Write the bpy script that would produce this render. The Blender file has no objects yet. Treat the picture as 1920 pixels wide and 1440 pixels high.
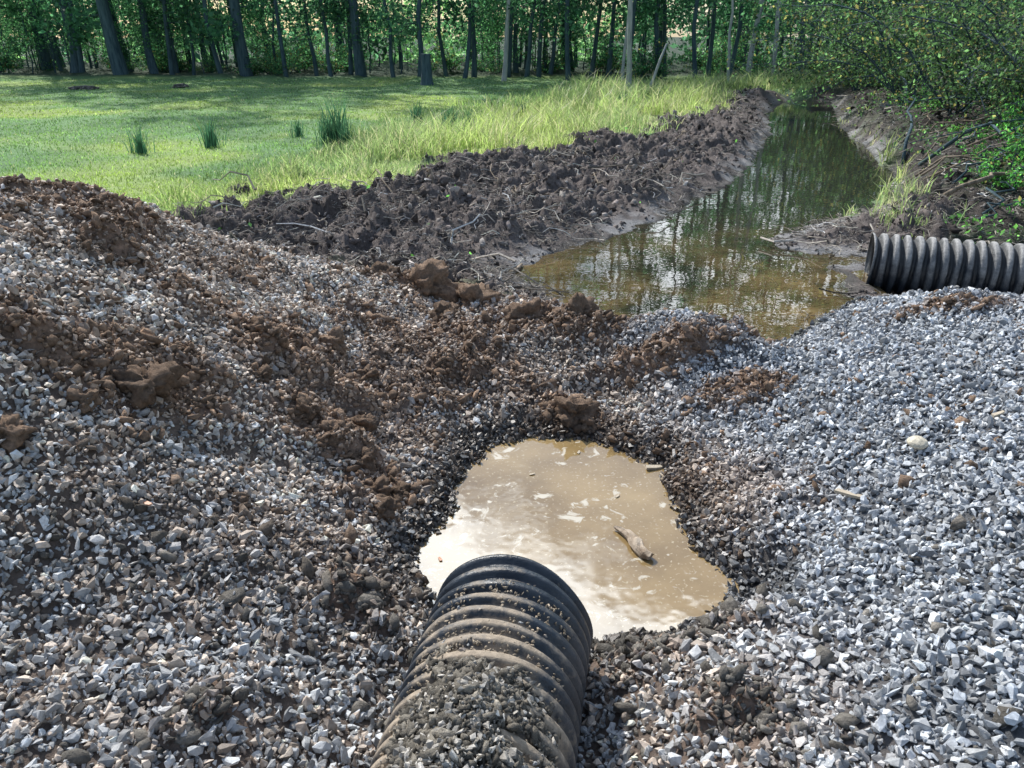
import bpy, math, random
import numpy as np
from mathutils import Vector, noise as mnoise
rng=np.random.default_rng(7); random.seed(7)
scene=bpy.context.scene
root=scene.collection
# ------------------------------------------------------------ noise helpers
def h2(ix,iy,s):
    n=(ix*374761393+iy*668265263+s*144269504)&0xffffffff
    n=((n^(n>>13))*1274126177)&0xffffffff
    n=n^(n>>16)
    return (n&0xffff)/65535.0
def vnoise(x,y,s=0):
    xf=np.floor(x);yf=np.floor(y);ix=xf.astype(np.int64);iy=yf.astype(np.int64)
    u=x-xf;v=y-yf;u=u*u*u*(u*(u*6-15)+10);v=v*v*v*(v*(v*6-15)+10)
    a=h2(ix,iy,s);b=h2(ix+1,iy,s);c=h2(ix,iy+1,s);d=h2(ix+1,iy+1,s)
    return ((a*(1-u)+b*u)*(1-v)+(c*(1-u)+d*u)*v)*2-1
def fbm(x,y,f,o=4,s=0):
    t=0;a=1;n=0
    for i in range(o):
        ca,sa=math.cos(i*1.3),math.sin(i*1.3)
        t=t+a*vnoise((x*ca-y*sa)*f+i*7.7,(x*sa+y*ca)*f-i*3.1,s+i);n+=a;a*=.5;f*=2.03
    return t/n*1.6
def ss(a,b,x):
    t=np.clip((x-a)/(b-a),0,1);return t*t*(3-2*t)
def sdpoly(x,y,P):
    P=np.array(P,float);d=np.full(x.shape,1e9);ins=np.zeros(x.shape,bool)
    for i in range(len(P)):
        ax,ay=P[i-1];bx,by=P[i];ex,ey=bx-ax,by-ay
        t=np.clip(((x-ax)*ex+(y-ay)*ey)/(ex*ex+ey*ey+1e-12),0,1)
        d=np.minimum(d,(x-ax-t*ex)**2+(y-ay-t*ey)**2)
        c=((ay>y)!=(by>y))
        xi=ax+(y-ay)/((by-ay) if by!=ay else 1e-9)*ex
        ins^=c&(x<xi)
    d=np.sqrt(d);return np.where(ins,-d,d)
# ------------------------------------------------------------ survey of the site (metres)
PUD=[(-.09,3.62),(.12,3.70),(.41,3.68),(.67,3.5),(.78,3.35),(.77,2.97),(.80,2.72),(.93,2.47),(.84,2.30),(.42,2.17),(.2,2.08),(-.1,2.05),(-.3,2.3),(-.42,2.61),(-.27,3.0),(-.215,3.35)]
POND=[(1.40,5.08),(1.07,5.18),(.59,5.32),(.30,5.95),(0,6.9),(.2,7.25),(.66,7.75),(1.38,8.6),(1.89,9.4),(2.72,10.8),(3.3,11.5),(4.15,13.7),(5.6,17.6),(6.9,22),(8.2,25.2),(9.2,27),(10.3,26.4),(9.7,24.7),(7.65,18.7),(6.55,14.4),(5.7,11.5),(4.67,10),(4.04,9.1),(3.5,8.75),(2.75,8.15),(2.75,7.7),(3.42,7.35),(2.95,6.9),(2.88,6.25),(2.25,5.45),(1.76,5.02)]
GRAV=[(-9,-5),(9,-5),(9,5.7),(3.8,6.1),(2.9,6.0),(2.2,5.4),(1.7,4.9),(1.2,5.0),(.6,5.15),(.2,5.4),(-.3,5.7),(-1,5.95),(-2,6.0),(-3,6.0),(-9,7.0)]
MUD=[(-3.5,7.9),(-3,9.0),(-1.8,9.8),(-.8,11.2),(.4,12.8),(2.3,15),(4.3,18.5),(6.0,23),(7.3,27),(9,27),(8,18),(5,11),(4,6),(1,4.5),(-3,5.5)]
RIGHT=[(3.2,5.8),(2.9,7.5),(4,9),(5.7,11.5),(6.5,14.4),(7.6,18.7),(9.5,26),(12,32),(80,60),(80,5.6)]
CP=np.array([(0,0,.5),(-2,0,.6),(2,0,.55),(0,-3,.5),(-5,-3,.7),(5,-3,.7),
(-1.26,1.34,.36),(-.6,1.35,.22),(.45,1.35,.2),(-.4,1.1,.12),(-.38,1.6,.12),(.3,1.1,.12),(.33,1.6,.13),(1.18,1.25,.45),(-1.63,2.03,.58),(-.62,1.88,.2),(.5,1.8,.17),(1.68,2.1,.5),
(-1.0,2.4,.3),(-.6,2.5,.1),(1.05,2.9,.17),(1.0,2.2,.2),(-1.8,2.5,.88),(-2.06,3.0,1.08),(-2.9,4.3,1.27),(-3,3,1.28),(-4.5,4,1.5),(-5,2,1.3),(-7,4,1.3),
(-1.57,2.85,.72),(-1.1,3.5,.46),(-2.1,4.8,.92),(-1.72,5.2,.62),(-.98,5.4,.38),(-.3,5.1,.24),(-.9,3.2,.28),(-.65,3.1,.13),(-.5,3.6,.12),(-.3,4.2,.2),(-1.2,4.2,.5),(-.7,4.6,.27),
(-3,6.6,.3),(-2,6.6,.15),(-1,6.5,.1),(-4.5,7,.3),(-7,8,.25),
(.3,4.6,.30),(1.07,4.4,.38),(.65,4.3,.2),(1.6,4.7,.05),(.34,3.9,.1),(1.2,3.7,.17),
(2.25,3.07,.58),(3.17,4.4,.52),(2.5,4.9,.37),(1.95,4.2,.34),(1.6,3.4,.33),(2.9,5.7,.06),(3.3,6.3,-.10),(3.6,6.7,-.12),(4.6,6.4,-.1),(4.5,5.3,.3),(4.5,3.5,.8),(6,5.3,.35),(6,7.2,.05),(4.5,7.6,.1),
(5,8.6,.2),(6.2,9.5,.36),(7,11.5,.5),(8.5,14,.6),(9.2,18,.5),(11,22,.5),(12,28,.4),(9,9,.9),(14,14,1.1),
(-2.8,8.6,.29),(-1.6,9.1,.33),(-.76,10.4,.30),(.32,11.8,.34),(2.2,13.9,.29),(6.1,20,.23),(4,16.8,.26),
(-2.5,7.6,.16),(-1,7.6,.13),(0.3,9,.15),(1.5,10.5,.15),(3,13,.16),
(-4,8.5,.2),(-4,10,.2),(-2,12,.2),(0,14.5,.2),(3,18,.2),(5,24,.2),(-8,12,.2),(-12,20,.2),(-20,30,.2),(0,22,.2),(8,31,.2),(-5,17,.2),(-20,15,.25),(15,38,.3),(0,35,.2),(-20,45,.2),(20,45,.3)],float)
def phi(r2): return -np.sqrt(r2+.09)
def _solve():
    X=CP[:,:2];D=((X[:,None]-X[None])**2).sum(-1);n=len(X)
    A=np.zeros((n+1,n+1));A[:n,:n]=phi(D)-np.eye(n)*.02;A[:n,n]=1;A[n,:n]=1
    b=np.zeros(n+1);b[:n]=CP[:,2];return np.linalg.solve(A,b)
W=_solve()
def rbf(x,y):
    o=np.empty(x.shape)
    for i in range(0,len(x),40000):
        a=x[i:i+40000,None];b=y[i:i+40000,None]
        o[i:i+40000]=phi((a-CP[:,0])**2+(b-CP[:,1])**2)@W[:-1]+W[-1]
    return o
DIRT=[(-1.73,2.75,.4,.22,.9),(-1.5,3.0,.35,.28,.95),(-1.1,3.75,.6,.35,.95),(-.9,3.25,.35,.25,.95),(-.62,3.05,.25,.25,.85),(-.63,5.6,.8,.4,1),(.3,4.75,.8,.3,1),(.34,3.85,.25,.2,1),(-.3,4.1,.55,.35,.85),
(1.3,3.85,.35,.2,.8),(2.8,4.35,.5,.15,.8),(-.55,2.2,.2,.3,.7),(.45,2.0,.28,.2,.9),(-1.9,3.7,.5,.25,.7),(-.5,4.6,.6,.3,.85),(1.5,4.7,.3,.4,1),(-.9,1.55,.2,.15,.6),(.65,1.5,.2,.2,.7),(-2.4,4.1,.7,.35,.7),(.9,4.2,.5,.25,.65),(-1.2,4.6,.8,.3,.6)]
def zones(x,y):
    n1=fbm(x,y,1.3,4,11);n2=fbm(x,y,5,3,21)
    sp=sdpoly(x,y,PUD)+n2*.035; so=sdpoly(x,y,POND)+(n1*.8+n2)*.09
    sg=sdpoly(x,y,GRAV)+n1*.12+n2*.06
    sm=sdpoly(x,y,MUD)+n1*.6+n2*.3
    sr=sdpoly(x,y,RIGHT)+n1*.2
    G=ss(.06,-.06,sg); M=ss(.1,-.1,sm)*(1-G); R=ss(.1,-.1,sr)*(1-G)*(1-M)
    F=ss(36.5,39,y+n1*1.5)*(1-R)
    D=np.zeros(x.shape)
    for a,b,sx,sy,w in DIRT: D=np.maximum(D,w*np.exp(-((x-a)/sx)**2-((y-b)/sy)**2))
    D=ss(.2,.95,D+n2*.26+n1*.12)*G
    D=np.maximum(D,G*ss(.4,1.0,fbm(x,y,2.2,4,77))*.55*ss(1.6,.6,x)*ss(1.7,2.8,y))
    grass=(1-G)*(1-M)*(1-R)
    return dict(G=G,M=M,R=R,F=F,D=D,grass=grass,sp=sp,so=so,n1=n1,n2=n2)
def height(x,y,detail=True,z_=None):
    Z=z_ or zones(x,y)
    z=rbf(x,y)
    far=np.maximum(ss(30,42,y),ss(16,28,np.abs(x)))
    z=z*(1-far)+(.22+.15*Z['n1'])*far
    if detail:
        n3=fbm(x,y,9,3,31);n4=fbm(x,y,22,3,35);bil=np.abs(fbm(x,y,3.0,4,41));bl2=np.abs(fbm(x,y,7.5,3,43));lo_=fbm(x,y,.9,3,47)
        z=z+Z['G']*(.055*Z['n1']+.028*Z['n2']+.006*n3)
        z=z+Z['D']*(.06*np.abs(Z['n2'])+.02*n3+.01*n4)
        mm=Z['M']*ss(.0,.8,Z['so'])
        z=z+mm*(.15*(bil-.25)+.09*(bl2-.2)+.03*n3+.022*n4+.12*lo_)
        z=z+Z['R']*(.12*(bil-.2)+.05*(bl2-.2)+.02*n3)
        z=z+Z['grass']*(.03*Z['n1'])
    for sd,w in ((Z['sp'],.3),(Z['so'],.6)):
        prof=np.where(sd>0,sd*(.42 if w<.5 else .2)+.004,np.maximum(-.3,sd*.5))
        k=ss(0,w,sd)
        z=z*k+prof*(1-k)
    return z,Z
def Hs(x,y): return height(np.atleast_1d(np.array(x,float)),np.atleast_1d(np.array(y,float)))[0]
# ------------------------------------------------------------ mesh helpers
def mk_mesh(name,V,Fs,mat=None,col=None,smooth=False):
    me=bpy.data.meshes.new(name);V=np.asarray(V,np.float32)
    if not isinstance(Fs,list): Fs=[Fs]
    Fs=[np.asarray(f,np.int32) for f in Fs if len(f)]
    L=np.concatenate([f.ravel() for f in Fs]);tot=np.concatenate([np.full(len(f),f.shape[1],np.int32) for f in Fs])
    st=np.concatenate([[0],np.cumsum(tot)[:-1]]).astype(np.int32)
    me.vertices.add(len(V));me.vertices.foreach_set('co',V.ravel())
    me.loops.add(len(L));me.loops.foreach_set('vertex_index',L)
    me.polygons.add(len(tot));me.polygons.foreach_set('loop_start',st)
    me.polygons.foreach_set('use_smooth',np.full(len(tot),smooth,bool))
    me.update(calc_edges=True)
    if col is not None:
        c=np.ones((len(V),4),np.float32);c[:,:col.shape[1]]=col
        a=me.color_attributes.new('Col','FLOAT_COLOR','POINT');a.data.foreach_set('color',c.ravel())
    if mat: me.materials.append(mat)
    return me
def add(name,me,parent=None,loc=None,**kw):
    o=bpy.data.objects.new(name,me);root.objects.link(o)
    if parent: o.parent=parent
    if loc is not None:o.location=loc
    for k,v in kw.items():o[k]=v
    return o
def rotmats(n,full=True):
    if full:
        q=rng.normal(size=(n,4));q/=np.linalg.norm(q,axis=1,keepdims=True);w,x,y,z=q.T
        return np.stack([1-2*(y*y+z*z),2*(x*y-z*w),2*(x*z+y*w),2*(x*y+z*w),1-2*(x*x+z*z),2*(y*z-x*w),2*(x*z-y*w),2*(y*z+x*w),1-2*(x*x+y*y)],1).reshape(n,3,3)
    a=rng.uniform(0,6.283,n);c,s=np.cos(a),np.sin(a);o=np.zeros(n);i=np.ones(n)
    return np.stack([c,-s,o,s,c,o,o,o,i],1).reshape(n,3,3)
def batch(temps,pos,scale,col,full=True,squash=None):
    n=len(pos);k=rng.integers(0,len(temps),n);Vs=[];Fa=[];Cs=[];off=0
    for t,(tv,tf) in enumerate(temps):
        idx=np.where(k==t)[0]
        if not len(idx):continue
        R=rotmats(len(idx),full)
        v=np.einsum('nij,vj->nvi',R,tv)*scale[idx][:,None,None]
        if squash: v[:,:,2]*=squash
        v+=pos[idx][:,None,:]
        m=len(tv);f=tf[None]+(off+np.arange(len(idx))*m)[:,None,None]
        Vs.append(v.reshape(-1,3));Fa.append(f.reshape(-1,tf.shape[1]));Cs.append(np.repeat(col[idx],m,0));off+=len(idx)*m
    return np.concatenate(Vs),np.concatenate(Fa),np.concatenate(Cs)
import bmesh
def stone_temp():
    bm=bmesh.new();n=random.randint(9,13)
    ax=(random.uniform(.75,1.1),random.uniform(.5,.8),random.uniform(.35,.62))
    for i in range(n):
        v=Vector([random.gauss(0,1) for _ in range(3)]).normalized()*random.uniform(.8,1.05)
        bm.verts.new((v.x*ax[0],v.y*ax[1],v.z*ax[2]))
    r=bmesh.ops.convex_hull(bm,input=bm.verts)
    bmesh.ops.delete(bm,geom=[v for v in bm.verts if not v.link_faces],context='VERTS')
    bmesh.ops.triangulate(bm,faces=bm.faces)
    bm.verts.index_update();V=np.array([v.co[:] for v in bm.verts]);F=np.array([[v.index for v in f.verts] for f in bm.faces]);bm.free();return V,F
def clod_temp(sub,amp=.35,fr=1.6,seed=0,sq=.8,ax=(1,1,1)):
    bm=bmesh.new();bmesh.ops.create_icosphere(bm,subdivisions=sub,radius=1)
    for v in bm.verts:
        p=v.co*fr+Vector((seed*9.1,seed*3.3,-seed))
        d=1+amp*mnoise.noise(p)*1.5+amp*.7*mnoise.noise(p*2.7)+amp*.5*mnoise.noise(p*6.1)+(amp*.35*mnoise.noise(p*13) if sub>2 else 0)
        v.co*=d
        v.co.z*=sq
        v.co=Vector((v.co.x*ax[0],v.co.y*ax[1],v.co.z*ax[2]))
    V=np.array([v.co[:] for v in bm.verts]);F=np.array([[v.index for v in f.verts] for f in bm.faces]);bm.free();return V,F
def tube(pts,rad,n=6,cap=True):
    pts=np.array(pts,float);m=len(pts);V=[];
    T=np.gradient(pts,axis=0);T/=np.linalg.norm(T,axis=1,keepdims=True)+1e-9
    ref=np.array([.31,.87,.12]) if abs(T[0][1])<.8 else np.array([.9,.1,.2])
    for i in range(m):
        a=np.cross(T[i],ref);a/=np.linalg.norm(a);b=np.cross(T[i],a)
        th=np.arange(n)/n*2*math.pi
        V.append(pts[i]+rad[i]*(np.cos(th)[:,None]*a+np.sin(th)[:,None]*b))
    V=np.concatenate(V);F=[]
    for i in range(m-1):
        for j in range(n):
            F.append([i*n+j,i*n+(j+1)%n,(i+1)*n+(j+1)%n,(i+1)*n+j])
    F=np.array(F)
    if cap:
        V=np.concatenate([V,pts[:1],pts[-1:]]);c0=m*n;c1=c0+1
        F=np.concatenate([F]+[np.array([[c0,(j+1)%n,j,j] ,[c1,(m-1)*n+j,(m-1)*n+(j+1)%n,(m-1)*n+(j+1)%n]])[:, :] for j in range(n)])
    return V,F
def fix(Fq):
    deg=Fq[:,2]==Fq[:,3];return [Fq[~deg],Fq[deg][:,:3]]
def join(parts):
    Vs=[];Fs=[];o=0
    for v,f in parts: Vs.append(v);Fs.append(f+o);o+=len(v)
    return np.concatenate(Vs),np.concatenate(Fs)
def leaves(cent,size,asp=.5,jit=.35,droop=0):
    n=len(cent);R=rotmats(n);s=size*rng.uniform(1-jit,1+jit,n)
    q=np.array([(-1,0,0),(0,-asp,.12),(1,0,0),(0,asp,.12)])*.5
    v=np.einsum('nij,vj->nvi',R,q)*s[:,None,None]
    v+=cent[:,None,:]
    return v.reshape(-1,3),(np.arange(n)*4)[:,None]+np.arange(4)[None]
# ------------------------------------------------------------ materials
def mat(name):
    m=bpy.data.materials.new(name);m.use_nodes=True;nt=m.node_tree;return m,nt,nt.nodes['Principled BSDF']
def N(nt,t,**k):
    n=nt.nodes.new(t)
    for a,b in k.items():
        if a in n.inputs.keys(): n.inputs[a].default_value=b
        else: setattr(n,a,b)
    return n
def noise_ramp(nt,vec,scale,stops,detail=6,rough=.6):
    t=N(nt,'ShaderNodeTexNoise',Scale=scale,Detail=detail,Roughness=rough)
    if vec: nt.links.new(vec,t.inputs['Vector'])
    r=N(nt,'ShaderNodeValToRGB')
    while len(r.color_ramp.elements)<len(stops): r.color_ramp.elements.new(.5)
    for e,(p,c) in zip(r.color_ramp.elements,stops): e.position=p;e.color=(*c,1) if len(c)==3 else c
    nt.links.new(t.outputs['Fac'],r.inputs['Fac']);return t,r
def mix(nt,fac,a,b,mode='MIX'):
    m=N(nt,'ShaderNodeMix',data_type='RGBA',blend_type=mode)
    for s,v in ((m.inputs[0],fac),(m.inputs[6],a),(m.inputs[7],b)):
        if hasattr(v,'is_linked') : nt.links.new(v,s)
        elif isinstance(v,(int,float)): s.default_value=v
        else: s.default_value=(*v,1)
    return m.outputs[2]
def attr_mat(name,nscale,lo,hi,bump_s,bump_d,rough=.9,wet=True,spec=.3):
    m,nt,b=mat(name)
    a=N(nt,'ShaderNodeAttribute',attribute_name='Col')
    g=N(nt,'ShaderNodeNewGeometry')
    t,r=noise_ramp(nt,g.outputs['Position'],nscale,[(.3,(lo,)*3),(.7,(hi,)*3)])
    c=mix(nt,1.0,a.outputs['Color'],r.outputs['Color'],'MULTIPLY')
    nt.links.new(c,b.inputs['Base Color'])
    t2=N(nt,'ShaderNodeTexNoise',Scale=bump_s,Detail=6,Roughness=.7);nt.links.new(g.outputs['Position'],t2.inputs['Vector'])
    bp=N(nt,'ShaderNodeBump',Strength=.8,Distance=bump_d);nt.links.new(t2.outputs['Fac'],bp.inputs['Height']);nt.links.new(bp.outputs['Normal'],b.inputs['Normal'])
    b.inputs['Specular IOR Level'].default_value=spec
    if wet:
        mr=N(nt,'ShaderNodeMapRange');mr.inputs['To Min'].default_value=rough;mr.inputs['To Max'].default_value=.3
        nt.links.new(a.outputs['Alpha'],mr.inputs['Value']);nt.links.new(mr.outputs['Result'],b.inputs['Roughness'])
    else:b.inputs['Roughness'].default_value=rough
    return m
M_ground=attr_mat('earth',38,.6,1.35,70,.02,.95)
M_stone=attr_mat('crushed_stone',70,.7,1.25,160,.003,.62,spec=.55)
M_clod=attr_mat('clod_soil',60,.6,1.35,75,.02,.95)
M_twig=attr_mat('dead_wood',40,.6,1.3,80,.004,.85,wet=False)
def leaf_mat(name,tr=.5,rough=.5,tint=(1.6,1.9,.8)):
    m,nt,b=mat(name);a=N(nt,'ShaderNodeAttribute',attribute_name='Col')
    nt.links.new(a.outputs['Color'],b.inputs['Base Color']);b.inputs['Roughness'].default_value=rough;b.inputs['Specular IOR Level'].default_value=.3
    t=N(nt,'ShaderNodeBsdfTranslucent');c=mix(nt,1.0,a.outputs['Color'],tint,'MULTIPLY');nt.links.new(c,t.inputs['Color'])
    ms=N(nt,'ShaderNodeMixShader');ms.inputs[0].default_value=tr
    nt.links.new(b.outputs[0],ms.inputs[1]);nt.links.new(t.outputs[0],ms.inputs[2]);nt.links.new(ms.outputs[0],nt.nodes['Material Output'].inputs['Surface'])
    return m
M_leaf=leaf_mat('foliage',.58,tint=(2.3,2.6,1.6));M_grass=leaf_mat('grass_blades',.45,tint=(1.6,1.7,1.2))
def bark(name,a,b_):
    m,nt,b=mat(name);tc=N(nt,'ShaderNodeTexCoord');mp=N(nt,'ShaderNodeMapping');mp.inputs['Scale'].default_value=(1,1,.15)
    nt.links.new(tc.outputs['Object'],mp.inputs['Vector']);t,r=noise_ramp(nt,mp.outputs['Vector'],14,[(.35,a),(.65,b_)],8)
    nt.links.new(r.outputs['Color'],b.inputs['Base Color']);b.inputs['Roughness'].default_value=.9
    bp=N(nt,'ShaderNodeBump',Strength=.7,Distance=.03);nt.links.new(t.outputs['Fac'],bp.inputs['Height']);nt.links.new(bp.outputs['Normal'],b.inputs['Normal']);return m
M_bark=bark('bark',(.025,.055,.075),(.08,.13,.155));M_pale=bark('pale_bark',(.26,.28,.28),(.46,.48,.47));M_wood=bark('weathered_wood',(.13,.10,.07),(.36,.29,.22));M_drift=bark('driftwood_wood',(.22,.16,.11),(.55,.46,.36))
# ------------------------------------------------------------ ground
def grow(a,step,g,end):
    o=[a];s=step
    while (o[-1]<end): s*=g;o.append(o[-1]+s)
    return o[1:]
xs=np.arange(-4.6,5.4,.028);xs=np.concatenate([-np.array(grow(4.6,.03,1.09,150))[::-1],xs,grow(xs[-1],.03,1.06,150)])
ys=np.concatenate([np.arange(-4,.8,.3),np.arange(.8,6.5,.024),np.arange(6.5,14,.035)]);ys=np.concatenate([ys,grow(ys[-1],.035,1.03,420)])
GX,GY=np.meshgrid(xs,ys);gx,gy=GX.ravel(),GY.ravel()
gz,Z=height(gx,gy)
def pale_mask(Z,x,y):
    return ss(.42,.12,Z['so'])*ss(-.05,.03,Z['so'])*ss(-.1,.25,fbm(x,y,2.2,3,66)+.5*(x>2.6)*(y>7)*(y<9))*(1-Z['G'])
def damp(x,y): return 1-.22*ss(.1,.8,fbm(x,y,.9,4,123))*ss(1.8,.8,x)
def base_col(Z,x,y):
    G,M,R,D,gr,F=[Z[k][:,None] for k in ('G','M','R','D','grass','F')]
    right=ss(.6,1.4,x+Z['n1']*.3)[:,None]
    grav=np.array([.16,.125,.105])*(1-right)+np.array([.11,.115,.125])*right
    dirt=np.array([.27,.18,.13])*(1+.25*Z['n1'][:,None])
    c=(grav*(1-D)+dirt*D)*G*damp(x,y)[:,None]
    mudc=np.array([.135,.115,.108])*(1+.35*Z['n2'][:,None])
    c=c+mudc*M
    c=c+(np.array([.06,.052,.047])*(1+.3*Z['n2'][:,None])+np.array([.0,.025,.0])*ss(0,.6,Z['n1'])[:,None])*R
    lawn=np.array([.155,.27,.115])*(1+.22*Z['n1'][:,None])+np.array([.15,.13,0.02])*ss(-.2,.7,fbm(x,y,.35,3,91))[:,None]
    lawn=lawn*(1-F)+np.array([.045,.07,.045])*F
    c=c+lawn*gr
    w=np.minimum(Z['sp'],Z['so']);wet=ss(.22,.0,w)
    c=np.clip(c,0.004,1)*(1-.55*wet[:,None])
    pale=pale_mask(Z,x,y)[:,None]*.8
    c=c*(1-pale)+np.array([.28,.275,.28])*pale
    return np.concatenate([c,wet[:,None]],1)
nx,ny=len(xs),len(ys);ii=(np.arange(ny-1)[:,None]*nx+np.arange(nx-1)[None]).ravel()
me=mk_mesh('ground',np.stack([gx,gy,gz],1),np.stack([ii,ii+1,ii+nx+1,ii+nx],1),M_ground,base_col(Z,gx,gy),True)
add('ground',me,kind='structure')
# ------------------------------------------------------------ water
def water_mesh(P,grow_,z,name,m):
    P=np.array(P);c=P.mean(0)
    bm=bmesh.new()
    n=len(P);vs=[]
    area=sum(P[i-1][0]*P[i][1]-P[i][0]*P[i-1][1] for i in range(n))
    sgn=1 if area>0 else -1
    for i in range(n):
        d=P[(i+1)%n]-P[i-1];d=d/np.linalg.norm(d);nn=np.array([d[1],-d[0]])*sgn
        q=P[i]+nn*grow_;vs.append(bm.verts.new((q[0],q[1],z)))
    f=bm.faces.new(vs);bmesh.ops.triangulate(bm,faces=[f]);bm.normal_update()
    for f in bm.faces:
        if f.normal.z<0:f.normal_flip()
    me=bpy.data.meshes.new(name);bm.to_mesh(me);bm.free();me.materials.append(m);return me
# puddle
m,nt,b=mat('muddy_water');g=N(nt,'ShaderNodeNewGeometry')
t,r=noise_ramp(nt,g.outputs['Position'],1.8,[(.3,(.19,.125,.052)),(.7,(.40,.285,.135))],5)
t2=N(nt,'ShaderNodeTexNoise',Scale=9.,Detail=5,Roughness=.6,Distortion=.8);nt.links.new(g.outputs['Position'],t2.inputs['Vector'])
fo=N(nt,'ShaderNodeValToRGB');fo.color_ramp.elements[0].position=.60;fo.color_ramp.elements[1].position=.66;nt.links.new(t2.outputs['Fac'],fo.inputs['Fac'])
t3=N(nt,'ShaderNodeTexNoise',Scale=60.,Detail=4);nt.links.new(g.outputs['Position'],t3.inputs['Vector'])
f3=N(nt,'ShaderNodeValToRGB');f3.color_ramp.elements[0].position=.60;f3.color_ramp.elements[1].position=.7;nt.links.new(t3.outputs['Fac'],f3.inputs['Fac'])
c=mix(nt,f3.outputs['Color'],r.outputs['Color'],(.52,.43,.28));c=mix(nt,fo.outputs['Color'],c,(.58,.52,.41))
nt.links.new(c,b.inputs['Base Color']);b.inputs['IOR'].default_value=1.35;b.inputs['Coat Weight'].default_value=1;b.inputs['Coat IOR'].default_value=1.85;b.inputs['Coat Roughness'].default_value=.02
rr=N(nt,'ShaderNodeMapRange');rr.inputs['To Min'].default_value=.03;rr.inputs['To Max'].default_value=.6;nt.links.new(fo.outputs['Color'],rr.inputs['Value']);nt.links.new(rr.outputs['Result'],b.inputs['Roughness'])
bp=N(nt,'ShaderNodeBump',Strength=.3,Distance=.006);t4=N(nt,'ShaderNodeTexNoise',Scale=7.,Detail=2);nt.links.new(g.outputs['Position'],t4.inputs['Vector']);nt.links.new(t4.outputs['Fac'],bp.inputs['Height']);nt.links.new(bp.outputs['Normal'],b.inputs['Normal']);nt.links.new(bp.outputs['Normal'],b.inputs['Coat Normal'])
add('puddle_water',water_mesh(PUD,.22,0.0,'puddle',m),kind='structure')
# pond
m,nt,b=mat('pond_water');g=N(nt,'ShaderNodeNewGeometry')
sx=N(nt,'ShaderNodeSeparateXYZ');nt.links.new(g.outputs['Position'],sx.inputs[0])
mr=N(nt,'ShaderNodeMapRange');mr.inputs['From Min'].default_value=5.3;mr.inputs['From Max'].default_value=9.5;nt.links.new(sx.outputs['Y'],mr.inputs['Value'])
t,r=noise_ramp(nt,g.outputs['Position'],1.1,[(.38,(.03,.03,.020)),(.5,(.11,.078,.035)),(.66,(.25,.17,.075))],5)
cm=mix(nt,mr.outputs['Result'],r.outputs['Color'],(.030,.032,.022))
t2=N(nt,'ShaderNodeTexVoronoi',Scale=14.);mp=N(nt,'ShaderNodeMapping');mp.inputs['Scale'].default_value=(1,2,1);nt.links.new(g.outputs['Position'],mp.inputs[0]);nt.links.new(mp.outputs[0],t2.inputs['Vector'])
vr=N(nt,'ShaderNodeValToRGB');vr.color_ramp.elements[0].position=.18;vr.color_ramp.elements[0].color=(.35,.3,.28,1);vr.color_ramp.elements[1].position=.42;vr.color_ramp.elements[1].color=(1,1,1,1)
nt.links.new(t2.outputs['Distance'],vr.inputs['Fac']);cm=mix(nt,.8,cm,vr.outputs['Color'],'MULTIPLY')
nt.links.new(cm,b.inputs['Base Color']);b.inputs['Roughness'].default_value=.01;b.inputs['IOR'].default_value=1.6
bp=N(nt,'ShaderNodeBump',Strength=.22,Distance=.007);t4=N(nt,'ShaderNodeTexNoise',Scale=4.,Detail=3);nt.links.new(g.outputs['Position'],t4.inputs['Vector']);nt.links.new(t4.outputs['Fac'],bp.inputs['Height']);nt.links.new(bp.outputs['Normal'],b.inputs['Normal'])
add('pond_water',water_mesh(POND,.3,0.002,'pond',m),kind='structure')
# ------------------------------------------------------------ corrugated pipes
PR=.265
def pipe_mesh(L,name,m,seed,dent=.0,per=.068,dep=.024):
    sp=12;n=72;ns=int(L/per*sp);V=[];F=[]
    s=np.linspace(0,L,ns+1);ph=np.cos(2*math.pi*s/per)
    r=PR-dep*(1-np.clip(.5+.85*ph,0,1)**.6)
    th=np.arange(n)/n*2*math.pi
    TH,S=np.meshgrid(th,s);Rr=np.repeat(r[:,None],n,1)
    def deform(Rr,S,TH):
        e=np.exp(-S/.12)
        wob=1+.012*np.sin(2*TH+seed)+e*dent*(np.sin(3*TH+seed)*.5+.5*np.sin(5*TH+2*seed)*.5)
        Sx=S+e*dent*.6*np.sin(2*TH+1.2*seed)+.004*np.sin(TH*3+S*20)
        return Rr*wob,Sx
    Ro,So=deform(Rr,S,TH)
    outer=np.stack([Ro*np.cos(TH),-So,Ro*np.sin(TH)],-1).reshape(-1,3)
    ri=r-.006; Ri,Si=deform(np.repeat(ri[:,None],n,1),S,TH)
    inner=np.stack([Ri*np.cos(TH),-Si,Ri*np.sin(TH)],-1).reshape(-1,3)
    V=np.concatenate([outer,inner]);o=len(outer)
    i=(np.arange(ns)[:,None]*n+np.arange(n)[None]).ravel();j=(np.arange(ns)[:,None]*n+(np.arange(n)+1)[None]%n).ravel()
    F=[np.stack([i,i+n,j+n,j],1),np.stack([o+i,o+j,o+j+n,o+i+n],1)]
    k=np.arange(n);k2=(k+1)%n;F.append(np.stack([k,k2,o+k2,o+k],1))
    e=ns*n;F.append(np.stack([e+k,o+e+k,o+e+k2,e+k2],1))
    return mk_mesh(name,V,F,m,None,True)
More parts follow.
